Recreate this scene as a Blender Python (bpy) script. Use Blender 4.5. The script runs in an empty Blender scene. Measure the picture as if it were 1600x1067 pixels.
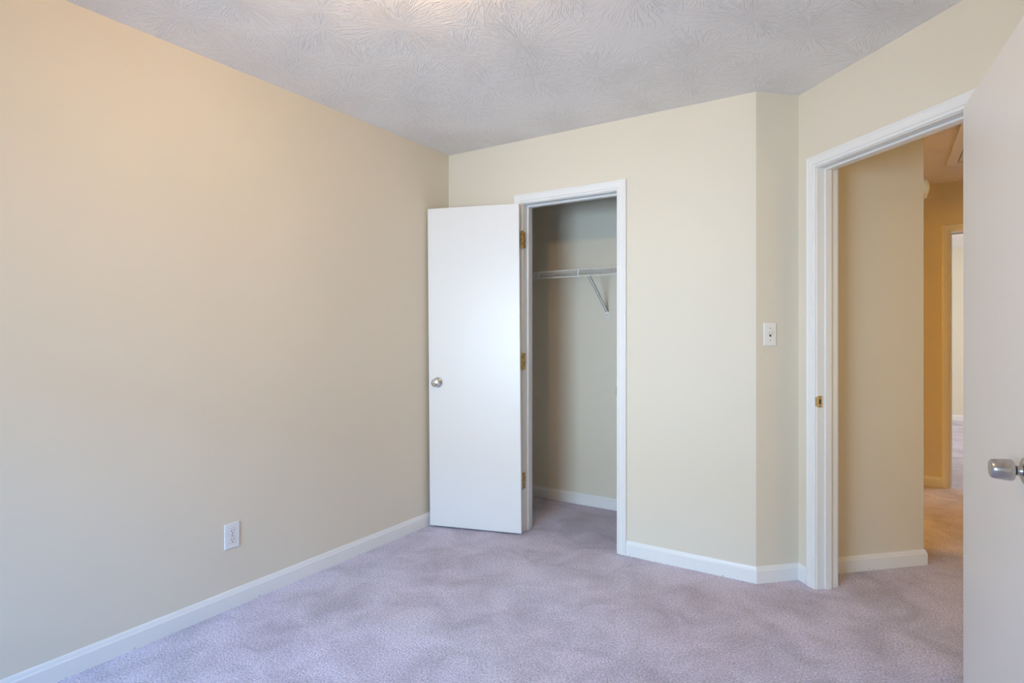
import bpy, bmesh, math, random
from mathutils import Vector, Matrix
random.seed(7)
S = bpy.context.scene
COL = S.collection
R = math.radians
PI = math.pi

# ------------------------------------------------------------------ camera
YAW = R(32.655)
FPX, HORIZON = 910.68, 520.0
cam_d = bpy.data.cameras.new('camera')
cam = bpy.data.objects.new('camera', cam_d); COL.objects.link(cam)
cam_d.sensor_fit = 'HORIZONTAL'; cam_d.sensor_width = 36.0
cam_d.lens = 36.0 * FPX / 1600.0
cam_d.shift_y = -(533.5 - HORIZON) / 1600.0
cam_d.clip_start = 0.02
cam.location = (2.4908, 0.0, 1.2413)
cam.rotation_euler = (PI / 2, 0, YAW)
S.camera = cam

# ------------------------------------------------------------------ view, world, daylight
S.view_settings.view_transform = 'Standard'
S.view_settings.look = 'None'
S.view_settings.gamma = 1.0
S.view_settings.use_curve_mapping = False
S.view_settings.exposure = 0.0

world = bpy.data.worlds.new('world'); S.world = world
world.use_nodes = True
bg = world.node_tree.nodes['Background']
bg.inputs['Color'].default_value = (0.62, 0.80, 1.0, 1)
bg.inputs['Strength'].default_value = 0.1

def area(name, loc, rot, sx, sy, power, color, spread=180.0):
    l = bpy.data.lights.new(name, 'AREA'); l.shape = 'RECTANGLE'
    l.size = sx; l.size_y = sy; l.energy = power; l.color = color; l.spread = R(spread)
    o = bpy.data.objects.new(name, l); COL.objects.link(o)
    o.location = loc; o.rotation_euler = rot
    return o
# daylight arriving at the bedroom window (behind the camera) and at the window of the room across the hall
area('daylight_bedroom_window', (1.17, -1.70, 1.22), (R(90), 0, 0), 1.62, 1.20, 47.5, (0.58, 0.79, 1.0), 82.0)
area('sky_above_window', (1.3, -5.0, 3.3), (R(65), 0, 0), 5.0, 1.3, 1080.0, (0.06, 0.41, 1.0))
area('added_fill_hall_right', (4.20, 3.1, 1.3), (R(90), 0, R(90)), 1.0, 1.9, 11.5, (1.0, 0.68, 0.24))  # added warm fill to brighten the hall, shining in from outside its right wall
area('daylight_far_window', (6.20, 8.3, 1.5), (R(90), 0, R(90)), 1.7, 1.4, 136.0, (0.98, 1.0, 1.0))

# ------------------------------------------------------------------ plan
CZ = 2.44
D = 3.0913                                   # closet wall
A = Vector((1.9496, 3.0913))
ANG = 0.77699
u = Vector((math.cos(ANG), math.sin(ANG)))   # along the short return wall, away from the room
w = Vector((u.y, -u.x))                      # along the entry-door wall, towards the camera side
B = A + 0.2411 * u
CB = 3.829                                   # back of the closet
XR = 2.95                                    # right wall
YB = -1.50                                   # back wall with the window
HY = 5.80                                    # far wall of the hall
FY = 10.35                                   # far wall of the room across the hall
def P(t, s):
    return B + t * w + s * u

# ------------------------------------------------------------------ materials
def mat(name, base, rough=0.5, metal=0.0, spec=0.5):
    m = bpy.data.materials.new(name); m.use_nodes = True
    b = m.node_tree.nodes['Principled BSDF']
    b.inputs['Base Color'].default_value = (*base, 1)
    b.inputs['Roughness'].default_value = rough
    b.inputs['Metallic'].default_value = metal
    b.inputs['Specular IOR Level'].default_value = spec
    return m, m.node_tree, b
def N(nt, kind, **kw):
    n = nt.nodes.new(kind)
    for k, v in kw.items():
        if k in n.inputs: n.inputs[k].default_value = v
        else: setattr(n, k, v)
    return n
def L(nt, a, b): nt.links.new(a, b)
def math_n(nt, op, a, b=None, clamp=False):
    n = nt.nodes.new('ShaderNodeMath'); n.operation = op; n.use_clamp = clamp
    for i, v in enumerate((a, b)):
        if v is None: continue
        if isinstance(v, (int, float)): n.inputs[i].default_value = v
        else: L(nt, v, n.inputs[i])
    return n.outputs[0]
def maprange(nt, v, a, b, c, d):
    n = nt.nodes.new('ShaderNodeMapRange')
    L(nt, v, n.inputs[0])
    for i, x in enumerate((a, b, c, d)): n.inputs[i + 1].default_value = x
    return n.outputs[0]
def coords(nt):
    return nt.nodes.new('ShaderNodeNewGeometry').outputs['Position']

def wall_paint(name, base):
    m, nt, b = mat(name, base, 0.62, 0, 0.35)
    pos = coords(nt)
    n1 = N(nt, 'ShaderNodeTexNoise', Scale=160.0, Detail=2.0); L(nt, pos, n1.inputs['Vector'])
    n2 = N(nt, 'ShaderNodeTexNoise', Scale=1.3, Detail=2.0); L(nt, pos, n2.inputs['Vector'])
    mx = N(nt, 'ShaderNodeMix', data_type='RGBA')
    L(nt, maprange(nt, n2.outputs['Fac'], 0.35, 0.65, 0, 1), mx.inputs['Factor'])
    mx.inputs[6].default_value = (*[c * 0.975 for c in base], 1)
    mx.inputs[7].default_value = (*base, 1)
    L(nt, mx.outputs[2], b.inputs['Base Color'])
    bp = N(nt, 'ShaderNodeBump', Strength=0.10, Distance=0.002)
    L(nt, n1.outputs['Fac'], bp.inputs['Height']); L(nt, bp.outputs[0], b.inputs['Normal'])
    return m
M_WALL = wall_paint('cream_wall_paint', (0.77, 0.705, 0.575))

def ceiling_mat():
    m, nt, b = mat('stomped_ceiling_plaster', (0.90, 0.86, 0.82), 0.8, 0, 0.2)
    pos = coords(nt)
    hs = []
    for k, (off, sc) in enumerate((((0, 0, 0), 2.6), ((5.37, 2.91, 0), 2.3))):
        ad = N(nt, 'ShaderNodeVectorMath', operation='ADD'); L(nt, pos, ad.inputs[0]); ad.inputs[1].default_value = off
        # a slight warp keeps the brush marks from being ruler straight
        nz = N(nt, 'ShaderNodeTexNoise', Scale=9.0, Detail=1.0); L(nt, ad.outputs[0], nz.inputs['Vector'])
        sb = N(nt, 'ShaderNodeVectorMath', operation='SUBTRACT'); L(nt, nz.outputs['Color'], sb.inputs[0]); sb.inputs[1].default_value = (0.5, 0.5, 0.5)
        sl = N(nt, 'ShaderNodeVectorMath', operation='SCALE'); L(nt, sb.outputs[0], sl.inputs[0]); sl.inputs['Scale'].default_value = 0.035
        a2 = N(nt, 'ShaderNodeVectorMath', operation='ADD'); L(nt, ad.outputs[0], a2.inputs[0]); L(nt, sl.outputs[0], a2.inputs[1])
        v = N(nt, 'ShaderNodeTexVoronoi', voronoi_dimensions='2D', Scale=sc); L(nt, a2.outputs[0], v.inputs['Vector'])
        df = N(nt, 'ShaderNodeVectorMath', operation='SUBTRACT'); L(nt, a2.outputs[0], df.inputs[0]); L(nt, v.outputs['Position'], df.inputs[1])
        ml = N(nt, 'ShaderNodeVectorMath', operation='MULTIPLY'); L(nt, df.outputs[0], ml.inputs[0]); ml.inputs[1].default_value = (1, 1, 0)
        nm = N(nt, 'ShaderNodeVectorMath', operation='NORMALIZE'); L(nt, ml.outputs[0], nm.inputs[0])
        ln = N(nt, 'ShaderNodeVectorMath', operation='LENGTH'); L(nt, ml.outputs[0], ln.inputs[0])
        s2 = N(nt, 'ShaderNodeVectorMath', operation='SCALE'); L(nt, nm.outputs[0], s2.inputs[0]); s2.inputs['Scale'].default_value = 12.0
        wn = N(nt, 'ShaderNodeVectorMath', operation='SCALE'); L(nt, v.outputs['Position'], wn.inputs[0]); wn.inputs['Scale'].default_value = 37.0
        a3 = N(nt, 'ShaderNodeVectorMath', operation='ADD'); L(nt, s2.outputs[0], a3.inputs[0]); L(nt, wn.outputs[0], a3.inputs[1])
        cx = N(nt, 'ShaderNodeCombineXYZ'); L(nt, math_n(nt, 'MULTIPLY', ln.outputs['Value'], 7.0), cx.inputs['Z'])
        a4 = N(nt, 'ShaderNodeVectorMath', operation='ADD'); L(nt, a3.outputs[0], a4.inputs[0]); L(nt, cx.outputs[0], a4.inputs[1])
        n = N(nt, 'ShaderNodeTexNoise', Scale=1.0, Detail=1.0, Roughness=0.5); L(nt, a4.outputs[0], n.inputs['Vector'])
        ridge = math_n(nt, 'ABSOLUTE', math_n(nt, 'SUBTRACT', n.outputs['Fac'], 0.5))
        ridge = maprange(nt, ridge, 0.0, 0.06, 1.0, 0.0)
        fade = math_n(nt, 'MULTIPLY', maprange(nt, ln.outputs['Value'], 0.015, 0.05, 0.15, 1.0), maprange(nt, ln.outputs['Value'], 0.14, 0.30, 1.0, 0.1))
        hs.append(math_n(nt, 'MULTIPLY', ridge, fade))
    h = math_n(nt, 'MAXIMUM', hs[0], hs[1])
    g = N(nt, 'ShaderNodeTexNoise', Scale=120.0, Detail=2.0); L(nt, pos, g.inputs['Vector'])
    h = math_n(nt, 'ADD', h, math_n(nt, 'MULTIPLY', g.outputs['Fac'], 0.3))
    bp = N(nt, 'ShaderNodeBump', Strength=0.6, Distance=0.0042)
    L(nt, h, bp.inputs['Height']); L(nt, bp.outputs[0], b.inputs['Normal'])
    return m
M_CEIL = ceiling_mat()

def carpet_mat():
    m, nt, b = mat('mauve_grey_carpet', (0.45, 0.40, 0.42), 0.95, 0, 0.1)
    b.inputs['Sheen Weight'].default_value = 0.15
    b.inputs['Sheen Roughness'].default_value = 0.6
    pos = coords(nt)
    f = N(nt, 'ShaderNodeTexNoise', Scale=125.0, Detail=4.0, Roughness=0.75); L(nt, pos, f.inputs['Vector'])
    v = N(nt, 'ShaderNodeTexVoronoi', Scale=230.0); L(nt, pos, v.inputs['Vector'])
    blot = N(nt, 'ShaderNodeTexNoise', Scale=4.2, Detail=5.0, Roughness=0.62, Distortion=0.5); L(nt, pos, blot.inputs['Vector'])
    big = N(nt, 'ShaderNodeTexNoise', Scale=1.3, Detail=2.0); L(nt, pos, big.inputs['Vector'])
    k = math_n(nt, 'MULTIPLY', maprange(nt, blot.outputs['Fac'], 0.34, 0.60, 0.78, 1.06), maprange(nt, big.outputs['Fac'], 0.35, 0.65, 0.95, 1.04))
    k = math_n(nt, 'MULTIPLY', k, maprange(nt, f.outputs['Fac'], 0.34, 0.66, 0.55, 1.40))
    hs = N(nt, 'ShaderNodeMix', data_type='RGBA'); L(nt, maprange(nt, big.outputs['Fac'], 0.35, 0.65, 0, 1), hs.inputs['Factor'])
    hs.inputs[6].default_value = (0.690, 0.612, 0.715, 1); hs.inputs[7].default_value = (0.655, 0.612, 0.730, 1)
    sc = N(nt, 'ShaderNodeVectorMath', operation='SCALE'); L(nt, hs.outputs[2], sc.inputs[0]); L(nt, k, sc.inputs['Scale'])
    L(nt, sc.outputs[0], b.inputs['Base Color'])
    h = math_n(nt, 'ADD', f.outputs['Fac'], math_n(nt, 'MULTIPLY', v.outputs['Distance'], 0.7))
    bp = N(nt, 'ShaderNodeBump', Strength=0.6, Distance=0.006)
    L(nt, h, bp.inputs['Height']); L(nt, bp.outputs[0], b.inputs['Normal'])
    return m
M_CARPET = carpet_mat()

def trim_mat(name, base, rough=0.38, dirty=True):
    m, nt, b = mat(name, base, rough, 0, 0.45)
    pos = coords(nt)
    n1 = N(nt, 'ShaderNodeTexNoise', Scale=38.0, Detail=3.0); L(nt, pos, n1.inputs['Vector'])
    bp = N(nt, 'ShaderNodeBump', Strength=0.05, Distance=0.002)
    L(nt, n1.outputs['Fac'], bp.inputs['Height']); L(nt, bp.outputs[0], b.inputs['Normal'])
    if dirty:    # scuffs and chips, most of them low down where the vacuum hits
        n2 = N(nt, 'ShaderNodeTexNoise', Scale=85.0, Detail=2.0); L(nt, pos, n2.inputs['Vector'])
        sep = N(nt, 'ShaderNodeSeparateXYZ'); L(nt, pos, sep.inputs[0])
        th = maprange(nt, sep.outputs['Z'], 0.0, 0.04, 0.66, 0.80)
        f = math_n(nt, 'MULTIPLY', math_n(nt, 'SUBTRACT', n2.outputs['Fac'], th), 14.0, True)
        mx = N(nt, 'ShaderNodeMix', data_type='RGBA'); L(nt, f, mx.inputs['Factor'])
        mx.inputs[6].default_value = (*base, 1); mx.inputs[7].default_value = (0.28, 0.20, 0.13, 1)
        L(nt, mx.outputs[2], b.inputs['Base Color'])
    return m
M_TRIM = trim_mat('white_trim_paint', (0.84, 0.83, 0.80))
M_DOOR = trim_mat('white_door_paint', (0.82, 0.80, 0.765), 0.34, False)
M_PLASTIC, _, _ = mat('white_plastic', (0.82, 0.82, 0.81), 0.3)
M_IVORY, _, _ = mat('ivory_plastic', (0.78, 0.70, 0.50), 0.35)
M_GREY, _, _ = mat('shadow_line_grey', (0.42, 0.41, 0.40), 0.6)
M_DARK, _, _ = mat('dark_recess', (0.03, 0.027, 0.025), 0.6)
M_WIRE, _, _ = mat('white_vinyl_wire', (0.78, 0.77, 0.73), 0.35)
M_CHROME, _, _ = mat('polished_nickel', (0.72, 0.69, 0.64), 0.12, 1.0)
def brushed():
    m, nt, b = mat('satin_steel', (0.52, 0.50, 0.48), 0.27, 1.0)
    b.inputs['Anisotropic'].default_value = 0.3
    return m
M_STEEL = brushed()
def brass():
    m, nt, b = mat('worn_brass', (0.60, 0.40, 0.16), 0.3, 1.0)
    n = N(nt, 'ShaderNodeTexNoise', Scale=90.0, Detail=3.0); L(nt, coords(nt), n.inputs['Vector'])
    mx = N(nt, 'ShaderNodeMix', data_type='RGBA'); L(nt, maprange(nt, n.outputs['Fac'], 0.42, 0.62, 0, 1), mx.inputs['Factor'])
    mx.inputs[6].default_value = (0.66, 0.45, 0.19, 1); mx.inputs[7].default_value = (0.24, 0.15, 0.06, 1)
    L(nt, mx.outputs[2], b.inputs['Base Color'])
    return m
M_BRASS = brass()
M_OLDPLATE, _, _ = mat('tarnished_plate', (0.50, 0.43, 0.30), 0.4, 0.8)
def emit(name, col, st):
    m = bpy.data.materials.new(name); m.use_nodes = True; nt = m.node_tree
    nt.nodes.clear()
    e = N(nt, 'ShaderNodeEmission'); e.inputs['Color'].default_value = (*col, 1); e.inputs['Strength'].default_value = st
    o = nt.nodes.new('ShaderNodeOutputMaterial'); L(nt, e.outputs[0], o.inputs[0])
    return m
M_BULB = emit('lit_warm_globe', (1.0, 0.635, 0.29), 345.0)
M_BULB_HALL = emit('lit_amber_globe', (1.0, 0.51, 0.05), 510.0)
def pane_mat():
    m = bpy.data.materials.new('window_glass'); m.use_nodes = True; nt = m.node_tree
    nt.nodes.clear()
    t = N(nt, 'ShaderNodeBsdfTransparent'); g = N(nt, 'ShaderNodeBsdfGlossy'); g.inputs['Roughness'].default_value = 0.02
    mx = nt.nodes.new('ShaderNodeMixShader'); mx.inputs[0].default_value = 0.06
    L(nt, t.outputs[0], mx.inputs[1]); L(nt, g.outputs[0], mx.inputs[2])
    o = nt.nodes.new('ShaderNodeOutputMaterial'); L(nt, mx.outputs[0], o.inputs[0])
    return m
M_PANE = pane_mat()

# ------------------------------------------------------------------ mesh helpers
def face(bm, vs):
    try: return bm.faces.new(vs)
    except ValueError: return None
def add_prism(bm, poly, z0, z1):
    a = [bm.verts.new((p[0], p[1], z0)) for p in poly]
    b = [bm.verts.new((p[0], p[1], z1)) for p in poly]
    n = len(poly)
    face(bm, a[::-1]); face(bm, b)
    for i in range(n): face(bm, (a[i], a[(i + 1) % n], b[(i + 1) % n], b[i]))
def ident(a, b, c): return Vector((a, b, c))
def add_box(bm, lo, hi, f=ident, bevel=0.0, seg=2):
    c = [bm.verts.new(f(x, y, z)) for z in (lo[2], hi[2]) for y in (lo[1], hi[1]) for x in (lo[0], hi[0])]
    fs = [face(bm, [c[i] for i in q]) for q in ((0, 2, 3, 1), (4, 5, 7, 6), (0, 1, 5, 4), (2, 6, 7, 3), (0, 4, 6, 2), (1, 3, 7, 5))]
    if bevel:
        es = list({e for q in fs for e in q.edges})
        bmesh.ops.bevel(bm, geom=es, offset=bevel, segments=seg, affect='EDGES', profile=0.5)
def add_grid_wall(bm, f, a0, a1, z0, z1, o0, o1, holes):
    """a wall slab in one piece round its openings: cells of the opening grid that are solid, inner faces shared"""
    As = sorted({a0, a1, *[h[i] for h in holes for i in (0, 1)]})
    Zs = sorted({z0, z1, *[h[i] for h in holes for i in (2, 3)]})
    def solid(i, j):
        if not (0 <= i < len(As) - 1 and 0 <= j < len(Zs) - 1): return False
        ca, cz = (As[i] + As[i + 1]) / 2, (Zs[j] + Zs[j + 1]) / 2
        return not any(h[0] < ca < h[1] and h[2] < cz < h[3] for h in holes)
    vs = {}
    def V(i, j, k):
        if (i, j, k) not in vs: vs[i, j, k] = bm.verts.new(f(As[i], Zs[j], (o0, o1)[k]))
        return vs[i, j, k]
    for i in range(len(As) - 1):
        for j in range(len(Zs) - 1):
            if not solid(i, j): continue
            for k in (0, 1): face(bm, [V(i, j, k), V(i + 1, j, k), V(i + 1, j + 1, k), V(i, j + 1, k)])
            for di, dj, q in ((-1, 0, (0, 0, 0, 1)), (1, 0, (1, 0, 1, 1)), (0, -1, (0, 0, 1, 0)), (0, 1, (0, 1, 1, 1))):
                if not solid(i + di, j + dj):
                    p, r = (i + q[0], j + q[1]), (i + q[2], j + q[3])
                    face(bm, [V(*p, 0), V(*r, 0), V(*r, 1), V(*p, 1)])
def add_tube(bm, pts, r, n=8, cap=True):
    rings = []
    for i, p in enumerate(pts):
        p = Vector(p)
        d = (Vector(pts[min(i + 1, len(pts) - 1)]) - Vector(pts[max(i - 1, 0)])).normalized()
        a = d.orthogonal().normalized() if abs(d.z) > 0.9 else d.cross(Vector((0, 0, 1))).normalized()
        b = d.cross(a).normalized()
        rings.append([bm.verts.new(p + r * (a * math.cos(2 * PI * k / n) + b * math.sin(2 * PI * k / n))) for k in range(n)])
    for q0, q1 in zip(rings, rings[1:]):
        for k in range(n): face(bm, (q0[k], q0[(k + 1) % n], q1[(k + 1) % n], q1[k]))
    if cap: face(bm, rings[0][::-1]); face(bm, rings[-1])
def add_lathe(bm, prof, M=Matrix(), n=32):
    """prof: (radius, height) along local z"""
    rings = []
    for r, h in prof:
        if r < 1e-6: rings.append([bm.verts.new(M @ Vector((0, 0, h)))])
        else: rings.append([bm.verts.new(M @ Vector((r * math.cos(2 * PI * k / n), r * math.sin(2 * PI * k / n), h))) for k in range(n)])
    for a, b in zip(rings, rings[1:]):
        for k in range(n):
            k2 = (k + 1) % n
            if len(a) == 1 and len(b) == 1: continue
            if len(a) == 1: face(bm, (a[0], b[k], b[k2]))
            elif len(b) == 1: face(bm, (a[k], a[k2], b[0]))
            else: face(bm, (a[k], a[k2], b[k2], b[k]))
    for g, rv in ((rings[0], True), (rings[-1], False)):
        if len(g) > 1: face(bm, g[::-1] if rv else g)
def obj(name, bm, material, parent=None, smooth=False, origin=None):
    """links a bmesh given in WORLD coordinates as one mesh object"""
    bmesh.ops.recalc_face_normals(bm, faces=bm.faces[:])
    me = bpy.data.meshes.new(name); bm.to_mesh(me); bm.free()
    me.materials.append(material)
    if smooth:
        for p in me.polygons: p.use_smooth = True
        me.set_sharp_from_angle(angle=R(35))
    o = bpy.data.objects.new(name, me); COL.objects.link(o)
    if parent is not None:
        o.parent = parent
        o.matrix_parent_inverse = MW[parent.name].inverted()
        MW[o.name] = Matrix()
    else:
        if origin is None:
            xs = [v.co for v in me.vertices]
            origin = Vector(((min(c.x for c in xs) + max(c.x for c in xs)) / 2, (min(c.y for c in xs) + max(c.y for c in xs)) / 2, min(c.z for c in xs)))
        T = Matrix.Translation(Vector(origin)); me.transform(T.inverted()); o.matrix_world = T
        MW[o.name] = T
    return o
MW = {}
def empty(name, loc):
    o = bpy.data.objects.new(name, None); COL.objects.link(o); o.location = loc
    o.empty_display_size = 0.05
    MW[o.name] = Matrix.Translation(Vector(loc)); return o
def tag(o, label, cat, group=None):
    o['label'] = label; o['category'] = cat
    if group: o['group'] = group
    return o
def struct(o, label=None, cat=None):
    o['kind'] = 'structure'
    if label: o['label'] = label; o['category'] = cat
    return o
BM = bmesh.new

# wall-local frames: (along, height, out of the wall into the room) -> world
def f_closet(a, z, o): return Vector((a, D - o, z))
def f_entry(a, z, o): p = P(a, -o); return Vector((p.x, p.y, z))
def f_left(a, z, o): return Vector((o, a, z))
def f_return(a, z, o): p = A + a * u + o * w; return Vector((p.x, p.y, z))
def f_hall(a, z, o): return Vector((a, HY - o, z))
def f_back(a, z, o): return Vector((a, YB + o, z))

# ------------------------------------------------------------------ the setting: floor, ceiling, walls
bm = BM(); add_box(bm, (-0.115, YB - 0.115, -0.10), (6.12, 10.47, 0.0)); struct(obj('floor', bm, M_CARPET), 'mauve grey cut pile carpet running through bedroom, closet and hall', 'floor')
bm = BM(); add_box(bm, (-0.115, YB - 0.115, CZ), (6.12, 10.47, CZ + 0.1)); struct(obj('ceiling', bm, M_CEIL), 'off white ceiling with stomped crow foot plaster texture', 'ceiling')

bm = BM(); add_prism(bm, [(-0.115, YB - 0.115), (0, YB - 0.115), (0, HY), (-0.115, HY)], 0, CZ); struct(obj('wall_left', bm, M_WALL), 'long plain cream wall on the left', 'wall')
# closet wall with the closet opening
CJ0, CJ1, CJZ = 0.590, 1.212, 2.042          # closet jamb faces and head
bm = BM()
add_grid_wall(bm, f_closet, 0, 1.75, 0, CZ, 0, -0.115, [(CJ0 - 0.02, CJ1 + 0.02, 0, CJZ + 0.02)])
add_prism(bm, [(1.75, D), (A.x, D), (2.0, D + 0.115), (1.75, D + 0.115)], 0, CZ)
bmesh.ops.remove_doubles(bm, verts=bm.verts[:], dist=1e-5)
struct(obj('wall_closet', bm, M_WALL), 'cream wall with the closet doorway', 'wall')
# short angled return + solid block between closet and hall
pts = [A, P(0, 0), P(-0.012, 0.115), P(-0.024, 0.13), P(-0.024, 0.783), P(-0.45, 0.783), Vector((2.0, CB + 0.115)), Vector((2.0, D + 0.115))]
bm = BM(); add_prism(bm, pts, 0, CZ); struct(obj('wall_return', bm, M_WALL), 'narrow angled cream wall carrying the light switch', 'wall')
bm = BM(); add_prism(bm, [(0, CB), (2.0, CB), (2.0, CB + 0.115), (0, CB + 0.115)], 0, CZ); struct(obj('wall_closet_back', bm, M_WALL), 'cream wall at the back of the closet', 'wall')
# entry wall
EJ0, EJ1, EJZ = 0.128, 0.934, 2.040
tR0 = (XR - B.x) / w.x; tR1 = (XR + 0.115 - (B + 0.115 * u).x) / w.x
bm = BM()
add_grid_wall(bm, f_entry, 0.0, 1.0, 0, CZ, 0, -0.115, [(EJ0 - 0.02, EJ1 + 0.02, 0, EJZ + 0.02)])
add_prism(bm, [P(1.0, 0), P(tR0, 0), P(tR1, 0.115), P(1.0, 0.115)], 0, CZ)
bmesh.ops.remove_doubles(bm, verts=bm.verts[:], dist=1e-5)
struct(obj('wall_entry', bm, M_WALL), 'cream wall with the open doorway to the hall', 'wall')
yR0 = P(tR0, 0).y; yR1 = P(tR1, 0.115).y
bm = BM(); add_prism(bm, [(XR, YB - 0.115), (XR + 0.115, YB - 0.115), (XR + 0.115, yR1), (XR, yR0)], 0, CZ); struct(obj('wall_right', bm, M_WALL), 'cream wall behind the open entry door', 'wall')
WX0, WX1, WZ0, WZ1 = 0.42, 1.92, 0.62, 1.75
bm = BM(); add_grid_wall(bm, f_back, 0, XR, 0, CZ, 0, -0.115, [(WX0, WX1, WZ0, WZ1)]); struct(obj('wall_back', bm, M_WALL), 'cream wall with the bedroom window', 'wall')
# hall and the room across it
HD0, HD1, HDZ = 2.932, 3.70, 2.045
bm = BM(); add_grid_wall(bm, f_hall, 0, 4.0, 0, CZ, 0, -0.115, [(HD0 - 0.02, HD1 + 0.02, 0, HDZ + 0.02)]); struct(obj('wall_hall', bm, M_WALL), 'far cream wall of the hall', 'wall')
def f_hallr(a, z, o): return Vector((4.0 - o, a, z))
bm = BM(); add_grid_wall(bm, f_hallr, 2.3, HY + 0.115, 0, CZ, 0, -0.115, [(2.65, 3.55, 0.40, 2.15)]); struct(obj('wall_hall_right', bm, M_WALL), 'right cream wall of the hall', 'wall')  # opening cut here only for the added hall fill light
bm = BM(); add_prism(bm, [(XR + 0.115, 2.3), (4.0, 2.3), (4.0, 2.415), (XR + 0.115, 2.415)], 0, CZ); struct(obj('wall_hall_front', bm, M_WALL), 'near cream wall of the hall', 'wall')
def f_side(a, z, o): return Vector((1.30 - o, a, z))
bm = BM(); add_grid_wall(bm, f_side, CB + 0.115, HY, 0, CZ, 0, 0.10, [(4.08, 4.89, 0, 2.045)]); struct(obj('wall_hall_left', bm, M_WALL), 'cream partition at the left end of the hall', 'wall')
bm = BM(); add_prism(bm, [(1.5, FY), (6.0, FY), (6.0, FY + 0.115), (1.5, FY + 0.115)], 0, CZ); struct(obj('wall_far', bm, M_WALL), 'far cream wall of the room across the hall', 'wall')
bm = BM(); add_prism(bm, [(1.385, HY + 0.115), (1.5, HY + 0.115), (1.5, FY + 0.115), (1.385, FY + 0.115)], 0, CZ); struct(obj('wall_far_left', bm, M_WALL), 'left cream wall of the room across the hall', 'wall')
bm = BM(); add_prism(bm, [(4.115, HY), (6.0, HY), (6.0, HY + 0.115), (4.115, HY + 0.115)], 0, CZ); struct(obj('wall_far_front', bm, M_WALL), 'near cream wall of the room across the hall', 'wall')
def f_farr(a, z, o): return Vector((6.0 - o, a, z))
bm = BM(); add_grid_wall(bm, f_farr, HY, FY + 0.115, 0, CZ, 0, -0.115, [(7.55, 9.05, 0.85, 2.15)]); struct(obj('wall_far_right', bm, M_WALL), 'right cream wall of the room across the hall', 'wall')

# window behind the camera
def window(name, label, f, x0, x1, z0, z1):
    wn = struct(empty(name, f((x0 + x1) / 2, z0, 0)), label, 'window')
    zm = (z0 + z1) / 2
    bm = BM(); add_grid_wall(bm, f, x0, x1, z0, z1, -0.04, -0.10, [(x0 + 0.03, x1 - 0.03, z0 + 0.035, zm - 0.012), (x0 + 0.03, x1 - 0.03, zm + 0.012, z1 - 0.03)]); obj('window_frame', bm, M_TRIM, wn)
    bm = BM(); add_box(bm, (x0 + 0.005, z0 + 0.005, -0.082), (x1 - 0.005, z1 - 0.005, -0.078), f); obj('pane', bm, M_PANE, wn)
    bm = BM(); add_box(bm, (x0 - 0.06, z0 - 0.02, -0.04), (x1 + 0.06, z0, 0.05), f, 0.004); obj('window_sill', bm, M_TRIM, wn)
window('window_1', 'white framed bedroom window behind the viewpoint', f_back, WX0, WX1, WZ0, WZ1)
window('added_window_2', 'added unseen tall window that lets the fill light into the hall', f_hallr, 2.65, 3.55, 0.40, 2.15)  # made-up window out of view, put in as a way in for the hall fill
window('window_3', 'wide window of the room across the hall', f_farr, 7.55, 9.05, 0.85, 2.15)

# ------------------------------------------------------------------ trim
CAS = [(0.0, 0.0), (0.0, 0.0075), (0.003, 0.0095), (0.011, 0.0100), (0.0125, 0.0085), (0.0145, 0.0120), (0.018, 0.0130), (0.032, 0.0150), (0.040, 0.0158), (0.0415, 0.0145), (0.0435, 0.0160), (0.050, 0.0160), (0.0545, 0.0140), (0.056, 0.0110), (0.056, 0.0)]
def add_casing(bm, f, a0, a1, zt, z0=0.0):
    rings = [[bm.verts.new(f(a, z, h)) for a, z, h in [q(d, h) for d, h in CAS]] for q in (
        lambda d, h: (a0 - d, z0, h), lambda d, h: (a0 - d, zt + d, h), lambda d, h: (a1 + d, zt + d, h), lambda d, h: (a1 + d, z0, h))]
    n = len(CAS)
    for p, q in zip(rings, rings[1:]):
        for k in range(n): face(bm, (p[k], p[(k + 1) % n], q[(k + 1) % n], q[k]))
    face(bm, rings[0]); face(bm, rings[-1][::-1])
def add_u(bm, f, a0, a1, zt, th, o0, o1):
    """jamb or stop: two legs and a head as one U-shaped frame"""
    path_in = [(a0, 0), (a0, zt), (a1, zt), (a1, 0)]
    path_out = [(a0 - th, 0), (a0 - th, zt + th), (a1 + th, zt + th), (a1 + th, 0)]
    rings = [[bm.verts.new(f(a, z, o)) for a, z, o in ((i[0], i[1], o0), (x[0], x[1], o0), (x[0], x[1], o1), (i[0], i[1], o1))] for i, x in zip(path_in, path_out)]
    for p, q in zip(rings, rings[1:]):
        for k in range(4): face(bm, (p[k], p[(k + 1) % 4], q[(k + 1) % 4], q[k]))
    face(bm, rings[0]); face(bm, rings[-1][::-1])
    bmesh.ops.bevel(bm, geom=[e for e in bm.edges], offset=0.0012, segments=1, affect='EDGES')

def door_trim(name, label, f, a0, a1, zt, stop0, stop1, back=True):
    t = struct(empty(name, f((a0 + a1) / 2, 0, 0)), label, 'door frame')
    bm = BM(); add_casing(bm, f, a0 - 0.004, a1 + 0.004, zt + 0.004); obj('casing', bm, M_TRIM, t)
    bm = BM(); add_u(bm, f, a0, a1, zt, 0.0195, 0.0, -0.115); obj('jamb', bm, M_TRIM, t)
    bm = BM(); add_u(bm, f, a0 + 0.0105, a1 - 0.0105, zt - 0.0105, 0.0100, -stop0, -stop1); obj('door_stop', bm, M_TRIM, t)
    if back:
        bm = BM(); add_casing(bm, lambda a, z, o: f(a, z, -0.115 - o), a0 - 0.004, a1 + 0.004, zt + 0.004); obj('casing', bm, M_TRIM, t)
    return t
t1 = door_trim('trim_1', 'white moulded frame around the closet doorway', f_closet, CJ0, CJ1, CJZ, 0.049, 0.084, True)
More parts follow.
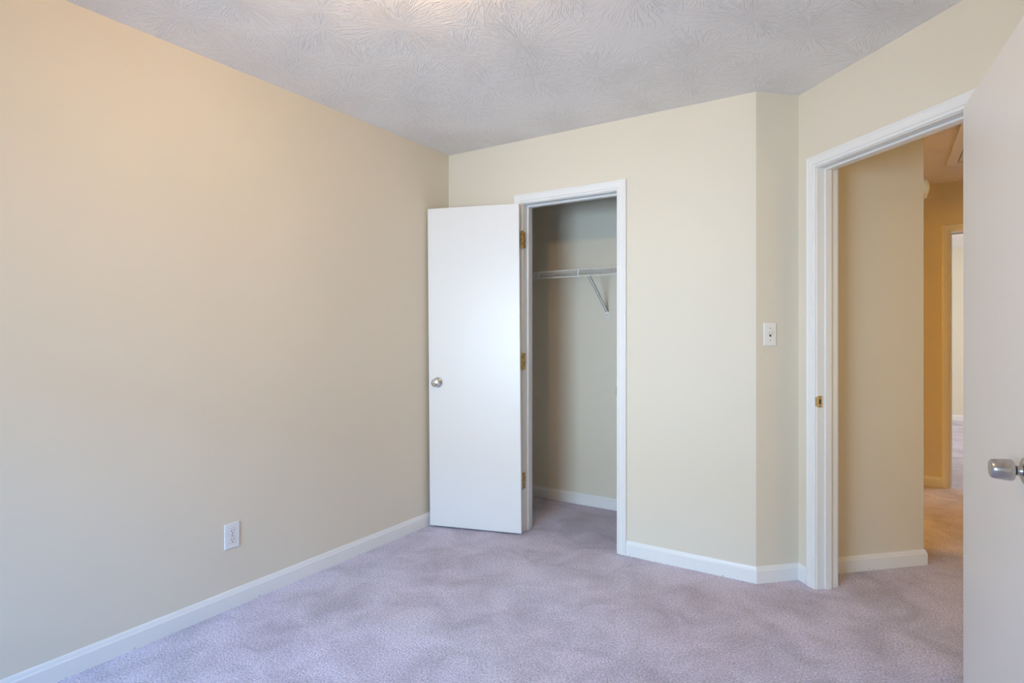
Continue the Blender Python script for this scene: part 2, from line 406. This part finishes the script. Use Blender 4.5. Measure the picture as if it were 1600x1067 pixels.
t2 = door_trim('trim_2', 'white moulded frame around the doorway to the hall', f_entry, EJ0, EJ1, EJZ, 0.040, 0.075, True)
t3 = door_trim('trim_3', 'white moulded frame of the far doorway at the end of the hall', f_hall, HD0, HD1, HDZ, 0.075, 0.105, True)

def strike(f, a, sgn, zc, parent):
    """latch strike on a jamb face at along = a; sgn = direction the jamb faces"""
    p = empty('strike_plate', f(a, zc - 0.029, -0.018)); p.parent = parent
    p.matrix_parent_inverse = MW[parent.name].inverted()
    bm = BM()
    g = lambda x, y, z: f(a + sgn * x, z, -y)
    add_grid_wall(bm, lambda s, z, o: f(a + sgn * o, z, -s), 0.001, 0.030, zc - 0.0285, zc + 0.0285, 0.0, 0.0022, [(0.010, 0.022, zc - 0.013, zc + 0.013)])
    obj('plate', bm, M_OLDPLATE, p)
    bm = BM(); add_box(bm, (-0.004, -0.0065, zc - 0.022), (0.0022, 0.002, zc + 0.022), g, 0.0015); obj('lip', bm, M_OLDPLATE, p)
    bm = BM(); add_box(bm, (-0.003, 0.010, zc - 0.013), (0.0006, 0.022, zc + 0.013), g); obj('latch_hole', bm, M_DARK, p)
    for dz in (-0.0215, 0.0215):
        bm = BM()
        c = f(a + sgn * 0.0018, zc + dz, -0.016); nrm = (f(a + sgn, 0, 0) - f(a, 0, 0)).normalized()
        Mx = Matrix.Translation(c) @ nrm.to_track_quat('Z', 'Y').to_matrix().to_4x4()
        add_lathe(bm, [(0.0, 0.0), (0.0042, 0.0), (0.0036, 0.0012), (0.0, 0.0015)], Mx, 14); obj('screw', bm, M_DARK, p)
strike(f_entry, EJ0, 1, 0.908, t2)
strike(f_closet, CJ1, -1, 0.912, t1)

# ------------------------------------------------------------------ baseboards
BB = [(0.0, 0.0), (0.0130, 0.0), (0.0130, 0.060), (0.0118, 0.0625), (0.0095, 0.066), (0.0085, 0.071), (0.0060, 0.078), (0.0035, 0.0815), (0.0, 0.0815)]
def baseboard(name, path, label, side=1):
    """path: plan points on the wall face; side: +1 when the room lies to the right of the walking direction"""
    pts = [Vector(p) for p in path]
    bm = BM(); rings = []
    for i, p in enumerate(pts):
        ds = []
        if i > 0: ds.append((pts[i] - pts[i - 1]).normalized())
        if i < len(pts) - 1: ds.append((pts[i + 1] - pts[i]).normalized())
        ns = [Vector((d.y, -d.x)) * side for d in ds]
        n = ns[0] if len(ns) == 1 else (ns[0] + ns[1]) / (1 + ns[0].dot(ns[1]))
        rings.append([bm.verts.new((p.x + n.x * d, p.y + n.y * d, h)) for d, h in BB])
    k = len(BB)
    for a, b in zip(rings, rings[1:]):
        for j in range(k): face(bm, (a[j], a[(j + 1) % k], b[(j + 1) % k], b[j]))
    face(bm, rings[0]); face(bm, rings[-1][::-1])
    return struct(obj(name, bm, M_TRIM), label, 'baseboard')
e0 = 0.0601
baseboard('baseboard_left', [(0, YB), (0, D), (CJ0 - e0, D)], 'white baseboard along the left wall and behind the closet door')
q = P(EJ0 - e0, 0)
baseboard('baseboard_closet', [(CJ1 + e0, D), A, P(0, 0), q], 'white baseboard between the closet doorway and the entry doorway')
baseboard('baseboard_closet_inside', [(0, D + 0.131), (0, CB), (2.0, CB), (2.0, D + 0.135)], 'white baseboard along the back of the closet')
baseboard('baseboard_right', [P(EJ1 + e0, 0), P(tR0, 0), (XR, YB), (0.013, YB)], 'white baseboard behind the open entry door')
baseboard('baseboard_hall_near', [P(-0.024, 0.134), P(-0.024, 0.783), P(-0.45, 0.783)], 'white baseboard turning the corner just inside the hall', 1)
baseboard('baseboard_hall', [(1.30, HY), (HD0 - e0, HY)], 'white baseboard on the far hall wall left of the doorway', 1)
baseboard('baseboard_far', [(1.5, FY), (6.0, FY)], 'white baseboard in the room across the hall')

# ------------------------------------------------------------------ doors
def place(o, M):
    o.matrix_world = M; MW[o.name] = M
def add_knob_parts(knob, base, nrm, m, tulip):
    """round rose, neck and grip standing on a door face"""
    Mx = Matrix.Translation(base) @ nrm.to_track_quat('Z', 'Y').to_matrix().to_4x4()
    bm = BM(); add_lathe(bm, [(0.0, 0.0), (0.0330, 0.0), (0.0330, 0.003), (0.0310, 0.0065), (0.0250, 0.0095), (0.0150, 0.0110), (0.0, 0.0110)], Mx, 40); obj('rose', bm, m, knob, True)
    if tulip:
        bm = BM(); add_lathe(bm, [(0.0, 0.010), (0.0145, 0.010), (0.0125, 0.013), (0.0120, 0.0205), (0.0, 0.0205)], Mx, 32); obj('neck', bm, m, knob, True)
        bm = BM(); add_lathe(bm, [(0.0, 0.020), (0.0100, 0.020), (0.0100, 0.0255), (0.0, 0.0255)], Mx, 32); obj('collar', bm, M_DARK, knob, True)
        bm = BM(); add_lathe(bm, [(0.0, 0.0250), (0.0190, 0.0250), (0.0240, 0.0265), (0.0263, 0.0300), (0.0266, 0.0350), (0.0256, 0.0480), (0.0243, 0.0620), (0.0225, 0.0690), (0.0190, 0.0722), (0.0120, 0.0732), (0.0, 0.0734)], Mx, 48); obj('grip', bm, m, knob, True)
    else:
        bm = BM(); add_lathe(bm, [(0.0, 0.010), (0.0125, 0.010), (0.0110, 0.016), (0.0110, 0.026), (0.0, 0.026)], Mx, 32); obj('neck', bm, m, knob, True)
        bm = BM(); add_lathe(bm, [(0.0, 0.0255), (0.0120, 0.0255), (0.0200, 0.0285), (0.0255, 0.0340), (0.0272, 0.0410), (0.0258, 0.0480), (0.0222, 0.0530), (0.0205, 0.0536), (0.0195, 0.0526), (0.0120, 0.0540), (0.0, 0.0544)], Mx, 48); obj('grip', bm, m, knob, True)
def knob_at(parent, p, nrm, m, tulip, label):
    k = empty('door_knob', p); k.parent = parent; k.matrix_parent_inverse = MW[parent.name].inverted()
    k['label'] = label
    add_knob_parts(k, Vector(p), nrm, m, tulip)

def make_door(name, H, ang_closed, rot, thick_side, width, z0, z1, lean=0.0):
    """slab hung on axis H; at rest it lies along ang_closed with its thickness on thick_side, swung by rot"""
    d = Vector((math.cos(ang_closed + rot), math.sin(ang_closed + rot), 0))
    n = Vector((-d.y, d.x, 0)) * thick_side
    bm = BM()
    f = lambda x, y, z: Vector((H[0], H[1], 0)) + d * (x + lean * (z - 1.0)) + n * y + Vector((0, 0, z))
    add_box(bm, (0.003, 0.012, z0), (0.003 + width, 0.047, z1), f, 0.0015, 2)
    o = obj(name, bm, M_DOOR, None, False, Vector((H[0], H[1], 0)))
    return o, d, n, f
def hinge(door, H, zc, dj, nj, dd, nd):
    """butt hinge: knuckle on the axis, one plate on the jamb (dj along, nj its normal), one on the door edge"""
    h = empty('hinge', (H[0], H[1], zc - 0.05)); h.parent = door; h.matrix_parent_inverse = MW[door.name].inverted()
    c = Vector((H[0], H[1], zc))
    bm = BM()
    prof = [(0.0, -0.056), (0.0035, -0.0555), (0.0045, -0.053), (0.003, -0.051)]
    for i in range(5):
        a = -0.050 + 0.02 * i
        prof += [(0.0058, a + 0.0004), (0.0066, a + 0.0015), (0.0066, a + 0.0185), (0.0058, a + 0.0196)]
    prof += [(0.003, 0.051), (0.0045, 0.053), (0.0035, 0.0555), (0.0, 0.056)]
    add_lathe(bm, prof, Matrix.Translation(c), 20); obj('knuckle', bm, M_BRASS, h, True)
    for (dv, nv, name) in ((dj, nj, 'jamb_plate'), (dd, nd, 'door_plate')):
        bm = BM(); add_box(bm, (0.003, 0.0, -0.050), (0.033, 0.0022, 0.050), lambda x, y, z: c + dv * x + nv * y + Vector((0, 0, z)), 0.0008, 1)
        pl = obj(name, bm, M_BRASS, h)
# closet door
CH = (0.5930, D - 0.0090)
d1, dir1, nrm1, f1 = make_door('door_1', CH, 0.0, -R(163.0), 1, 0.606, 0.010, 2.036, 0.008)
struct(d1, 'plain white flush closet door swung open against the left wall', 'door')
for zc in (1.820, 1.064, 0.322):
    hinge(d1, CH, zc, Vector((0, 1, 0)), Vector((1, 0, 0)), (nrm1 + dir1 * 0.0).normalized(), -dir1 * 0.0 + dir1)
knob_at(d1, f1(0.609 - 0.062, 0.047, 0.925), nrm1, M_CHROME, False, 'round polished nickel knob')
knob_at(d1, f1(0.609 - 0.062, 0.012, 0.925), -nrm1, M_CHROME, False, 'round polished nickel knob on the wall side')
bm = BM(); add_box(bm, (0.6088, 0.018, 0.898), (0.6102, 0.041, 0.952), f1); obj('latch_plate', bm, M_STEEL, d1)
# entry door
EH2 = P(EJ1 - 0.001, -0.012); EH = (EH2.x, EH2.y)
ang_c = math.atan2(-w.y, -w.x)
d2, dir2, nrm2, f2 = make_door('door_2', EH, ang_c, R(275.1) - ang_c, -1, 0.768, 0.012, 2.032)
struct(d2, 'plain white flush entry door standing open at the right edge', 'door')
wv, uv = Vector((w.x, w.y, 0)), Vector((u.x, u.y, 0))
for zc in (1.82, 1.04, 0.26):
    hinge(d2, EH, zc, uv, -wv, nrm2, dir2)
knob_at(d2, f2(0.702, 0.047, 0.902), nrm2, M_STEEL, True, 'satin steel cylindrical knob')
knob_at(d2, f2(0.702, 0.012, 0.902), -nrm2, M_STEEL, True, 'satin steel cylindrical knob on the wall side')

# ------------------------------------------------------------------ wire shelf in the closet
SZ, SF, SB = 1.664, 3.526, 3.813
sh = tag(empty('wire_shelf', (1.0, CB, 1.38)), 'white wire shelf with a diagonal brace high on the closet back wall', 'shelf')
bm = BM()
x = 0.022
i = 0
while x < 1.98:      # cross wires bend down over the front edge
    add_tube(bm, [(x, SB, SZ + 0.003), (x, SF - 0.004, SZ + 0.003), (x, SF - 0.0055, SZ - 0.002), (x, SF - 0.0055, SZ - 0.040)] if i % 12 == 3 else [(x, SB, SZ + 0.003), (x, SF - 0.004, SZ + 0.003)], 0.0017, 5)
    x += 0.0254; i += 1
for y, z in ((SB - 0.002, SZ), (SB - 0.10, SZ), (SB - 0.19, SZ)):
    add_tube(bm, [(0.008, y, z), (1.992, y, z)], 0.0026, 8)
obj('wire_deck', bm, M_WIRE, sh, True)
bm = BM(); add_tube(bm, [(0.006, SF, SZ), (1.994, SF, SZ)], 0.0034, 8); obj('front_rail', bm, M_WIRE, sh, True)
bm = BM(); add_tube(bm, [(0.006, SF - 0.002, SZ - 0.043), (1.994, SF - 0.002, SZ - 0.043)], 0.0034, 8); obj('lip_rail', bm, M_WIRE, sh, True)
for x in (0.155, 0.455, 0.760, 1.065, 1.37, 1.675):
    bm = BM(); add_box(bm, (x - 0.0042, SF - 0.0075, SZ - 0.046), (x + 0.0042, SF - 0.0035, SZ + 0.004), ident, 0.001); obj('lip_tie', bm, M_WIRE, sh)
for bx in (0.838, 1.55):
    br = empty('support_brace', (bx, CB, 1.37)); br.parent = sh; br.matrix_parent_inverse = MW[sh.name].inverted()
    p0, p1 = Vector((bx, SF - 0.002, SZ - 0.043)), Vector((bx, CB - 0.004, 1.392))
    dv = (p1 - p0); ln = dv.length; dv.normalize(); nv = dv.cross(Vector((1, 0, 0))).normalized()
    bm = BM()
    fr = lambda a, b, c: p0 + dv * a + Vector((1, 0, 0)) * b + nv * c
    add_box(bm, (-0.004, -0.0085, -0.002), (ln, 0.0085, 0.0005), fr)
    add_box(bm, (-0.004, -0.0085, -0.002), (ln, -0.0070, 0.009), fr)
    add_box(bm, (-0.004, 0.0070, -0.002), (ln, 0.0085, 0.009), fr)
    obj('strut', bm, M_WIRE, br)
    bm = BM(); add_box(bm, (bx - 0.010, CB - 0.0035, 1.352), (bx + 0.010, CB - 0.0002, 1.402), ident, 0.0012); obj('foot_plate', bm, M_WIRE, br)
    bm = BM(); add_lathe(bm, [(0.0, 0.0), (0.0048, 0.0), (0.0040, 0.0022), (0.0, 0.0030)], Matrix.Translation((bx, CB - 0.0035, 1.366)) @ Matrix.Rotation(R(90), 4, 'X'), 14); obj('screw', bm, M_STEEL, br)
    bm = BM(); add_box(bm, (bx - 0.007, SF - 0.008, SZ - 0.050), (bx + 0.007, SF + 0.006, SZ - 0.036), ident, 0.003); obj('hook', bm, M_WIRE, br)
for x in (0.07, 0.42, 0.78, 1.14, 1.50, 1.86):
    bm = BM()
    add_box(bm, (x - 0.006, SB - 0.008, SZ - 0.008), (x + 0.006, CB - 0.0003, SZ + 0.008), ident, 0.002)
    obj('wall_clip', bm, M_PLASTIC, sh)
for x0, x1 in ((0.0003, 0.012), (1.988, 1.9997)):
    bm = BM(); add_box(bm, (x0, SF - 0.016, SZ - 0.060), (x1, SF + 0.012, SZ + 0.014), ident, 0.003); obj('end_bracket', bm, M_PLASTIC, sh)

# ------------------------------------------------------------------ wall plates
def plate_mesh(bm, f, a0, a1, z0, z1, th=0.0055, holes=()):
    add_box(bm, (a0, z0, 0.0002), (a1, z1, th), lambda a, z, o: f(a, z, o), 0.0026, 3)
def disc(bm, f, a, z, o, r, h, n=18, squash=1.0):
    top = [bm.verts.new(f(a + r * math.cos(2 * PI * k / n), z + squash * r * math.sin(2 * PI * k / n), o + h)) for k in range(n)]
    bot = [bm.verts.new(f(a + r * math.cos(2 * PI * k / n), z + squash * r * math.sin(2 * PI * k / n), o)) for k in range(n)]
    face(bm, top); face(bm, bot[::-1])
    for k in range(n): face(bm, (bot[k], bot[(k + 1) % n], top[(k + 1) % n], top[k]))
# outlet on the left wall
oc_y, oc_z = 1.535, 0.3255
ou = tag(empty('wall_outlet', (0, oc_y, oc_z - 0.057)), 'white duplex outlet plate low on the left wall above the baseboard', 'outlet')
bm = BM(); plate_mesh(bm, f_left, oc_y - 0.0355, oc_y + 0.0355, oc_z - 0.0575, oc_z + 0.0575); obj('cover_plate', bm, M_PLASTIC, ou)
for dz in (0.0195, -0.0195):
    zc = oc_z + dz
    pr = []
    bm = BM()
    ring = []
    for k in range(28):          # round face flattened top and bottom
        a = 2 * PI * k / 28
        ring.append((0.0172 * math.cos(a), max(-0.0138, min(0.0138, 0.0172 * math.sin(a)))))
    tv = [bm.verts.new(f_left(oc_y + p[0], zc + p[1], 0.0078)) for p in ring]
    bv = [bm.verts.new(f_left(oc_y + p[0], zc + p[1], 0.0050)) for p in ring]
    face(bm, tv); face(bm, bv[::-1])
    for k in range(28): face(bm, (bv[k], bv[(k + 1) % 28], tv[(k + 1) % 28], tv[k]))
    rc = obj('receptacle', bm, M_PLASTIC, ou)
    bm = BM()
    gv = [bm.verts.new(f_left(oc_y + p[0] * 1.075, zc + p[1] * 1.09, 0.0058)) for p in ring]; gb = [bm.verts.new(f_left(oc_y + p[0] * 1.075, zc + p[1] * 1.09, 0.0046)) for p in ring]
    face(bm, gv); face(bm, gb[::-1])
    for k in range(28): face(bm, (gb[k], gb[(k + 1) % 28], gv[(k + 1) % 28], gv[k]))
    obj('opening', bm, M_GREY, rc)
    for da, hh in ((-0.0063, 0.0078), (0.0063, 0.0064)):
        bm = BM(); add_box(bm, (oc_y + da - 0.0012, zc + 0.0035 - hh / 2, 0.0070), (oc_y + da + 0.0012, zc + 0.0035 + hh / 2, 0.0081), f_left); obj('slot', bm, M_DARK, rc)
    bm = BM(); disc(bm, f_left, oc_y, zc - 0.0072, 0.0070, 0.0026, 0.0012); obj('ground_hole', bm, M_DARK, rc)
bm = BM(); disc(bm, f_left, oc_y, oc_z, 0.0050, 0.0030, 0.0014); obj('screw', bm, M_OLDPLATE, ou)
# light switch on the angled return
sc_a, sc_z = 0.0755, 1.2345
pz = A + sc_a * u
sw = tag(empty('light_switch', (pz.x, pz.y, sc_z - 0.057)), 'white toggle light switch on the narrow angled wall beside the entry doorway', 'light switch')
bm = BM(); plate_mesh(bm, f_return, sc_a - 0.0350, sc_a + 0.0350, sc_z - 0.0575, sc_z + 0.0575); obj('cover_plate', bm, M_PLASTIC, sw)
bm = BM(); add_box(bm, (sc_a - 0.0052, sc_z - 0.0120, 0.0048), (sc_a + 0.0052, sc_z + 0.0120, 0.0059), f_return); obj('slot', bm, M_DARK, sw)
bm = BM(); add_box(bm, (-0.0046, -0.0062, -0.004), (0.0046, 0.0062, 0.0150), lambda a, b, c: f_return(sc_a + a, sc_z + 0.0035 + b * (1 - 0.02 * 0) + c * 0.42, 0.0055 + c * 0.9), 0.0012); obj('toggle', bm, M_IVORY, sw)
for dz in (0.0302, -0.0302):
    bm = BM(); disc(bm, f_return, sc_a, sc_z + dz, 0.0050, 0.0032, 0.0014); obj('screw', bm, M_OLDPLATE, sw)

# ------------------------------------------------------------------ hall: smoke detector, attic hatch
sd_c = P(-0.106, 0.783); sz = 2.032
sd = tag(empty('smoke_detector', (sd_c.x, sd_c.y, sz - 0.075)), 'round ivory smoke detector high on the hall wall just around the corner', 'smoke detector')
Mx = Matrix.Translation((sd_c.x, sd_c.y, sz)) @ uv.to_track_quat('Z', 'Y').to_matrix().to_4x4()
bm = BM(); add_lathe(bm, [(0.0, 0.0003), (0.078, 0.0003), (0.078, 0.018), (0.0, 0.018)], Mx, 48); obj('base_plate', bm, M_PLASTIC, sd, True)
bm = BM(); add_lathe(bm, [(0.0, 0.0175), (0.077, 0.0175), (0.0768, 0.040), (0.072, 0.050), (0.060, 0.055), (0.0, 0.056)], Mx, 48); obj('cover', bm, M_IVORY, sd, True)
M_CLEAR, _, cb = mat('clear_lens', (0.95, 0.95, 0.95), 0.08)
bm = BM()
lc = P(-0.058, 0.783 + 0.046)
add_lathe(bm, [(0.0, -0.012), (0.006, -0.010), (0.0085, -0.004), (0.0085, 0.004), (0.006, 0.010), (0.0, 0.012)], Matrix.Translation((lc.x, lc.y, sz - 0.048)), 16); obj('indicator_lens', bm, M_CLEAR, sd, True)

AX0, AX1, AY0, AY1, AZ = 2.852, 3.56, 3.70, 5.155, CZ - 0.020
ah = tag(empty('attic_hatch', ((AX0 + AX1) / 2, (AY0 + AY1) / 2, AZ)), 'framed attic hatch in the hall ceiling above the doorway', 'hatch')
bm = BM(); add_grid_wall(bm, lambda a, b, o: Vector((a, b, o)), AX0, AX1, AY0, AY1, AZ, CZ - 0.0002, [(AX0 + 0.058, AX1 - 0.058, AY0 + 0.065, AY1 - 0.065)]); obj('frame', bm, M_TRIM, ah)
bm = BM(); add_box(bm, (AX0 + 0.066, AY0 + 0.073, CZ - 0.012), (AX1 - 0.066, AY1 - 0.080, CZ - 0.0004)); obj('panel', bm, M_TRIM, ah)
bm = BM(); add_box(bm, (AX0 + 0.058, AY0 + 0.065, CZ - 0.003), (AX1 - 0.058, AY1 - 0.065, CZ - 0.0003)); obj('gap', bm, M_DARK, ah)

# ------------------------------------------------------------------ lamps (above and beyond the frame)
def ceiling_lamp(name, x, y, label, bulb_mat, r, canopy=0.075):
    t = tag(empty(name, (x, y, CZ - 0.12)), label, 'ceiling lamp')
    bm = BM(); add_lathe(bm, [(0.0, CZ - 0.0003), (canopy, CZ - 0.0003), (canopy, CZ - 0.008), (canopy * 0.6, CZ - 0.022), (0.0, CZ - 0.026)], Matrix.Translation((x, y, 0)), 36); obj('canopy', bm, M_PLASTIC, t, True)
    bm = BM(); bmesh.ops.create_uvsphere(bm, u_segments=32, v_segments=16, radius=r, matrix=Matrix.Translation((x, y, CZ - 0.024 - r))); obj('globe', bm, bulb_mat, t, True)
ceiling_lamp('ceiling_lamp', 1.325, 1.18, 'small bare globe lamp on the bedroom ceiling', M_BULB, 0.045)
wl = tag(empty('wall_lamp', (0.0, 4.2, 1.87)), 'amber globe wall lamp in the side room off the hall', 'wall lamp')
bm = BM(); add_lathe(bm, [(0.0, 0.0003), (0.06, 0.0003), (0.055, 0.015), (0.02, 0.02), (0.015, 0.10), (0.0, 0.10)], Matrix.Translation((0, 4.2, 1.93)) @ Matrix.Rotation(R(90), 4, 'Y'), 24); obj('arm', bm, M_CHROME, wl, True)
bm = BM(); bmesh.ops.create_uvsphere(bm, u_segments=32, v_segments=16, radius=0.07, matrix=Matrix.Translation((0.165, 4.2, 1.93))); obj('globe', bm, M_BULB_HALL, wl, True)
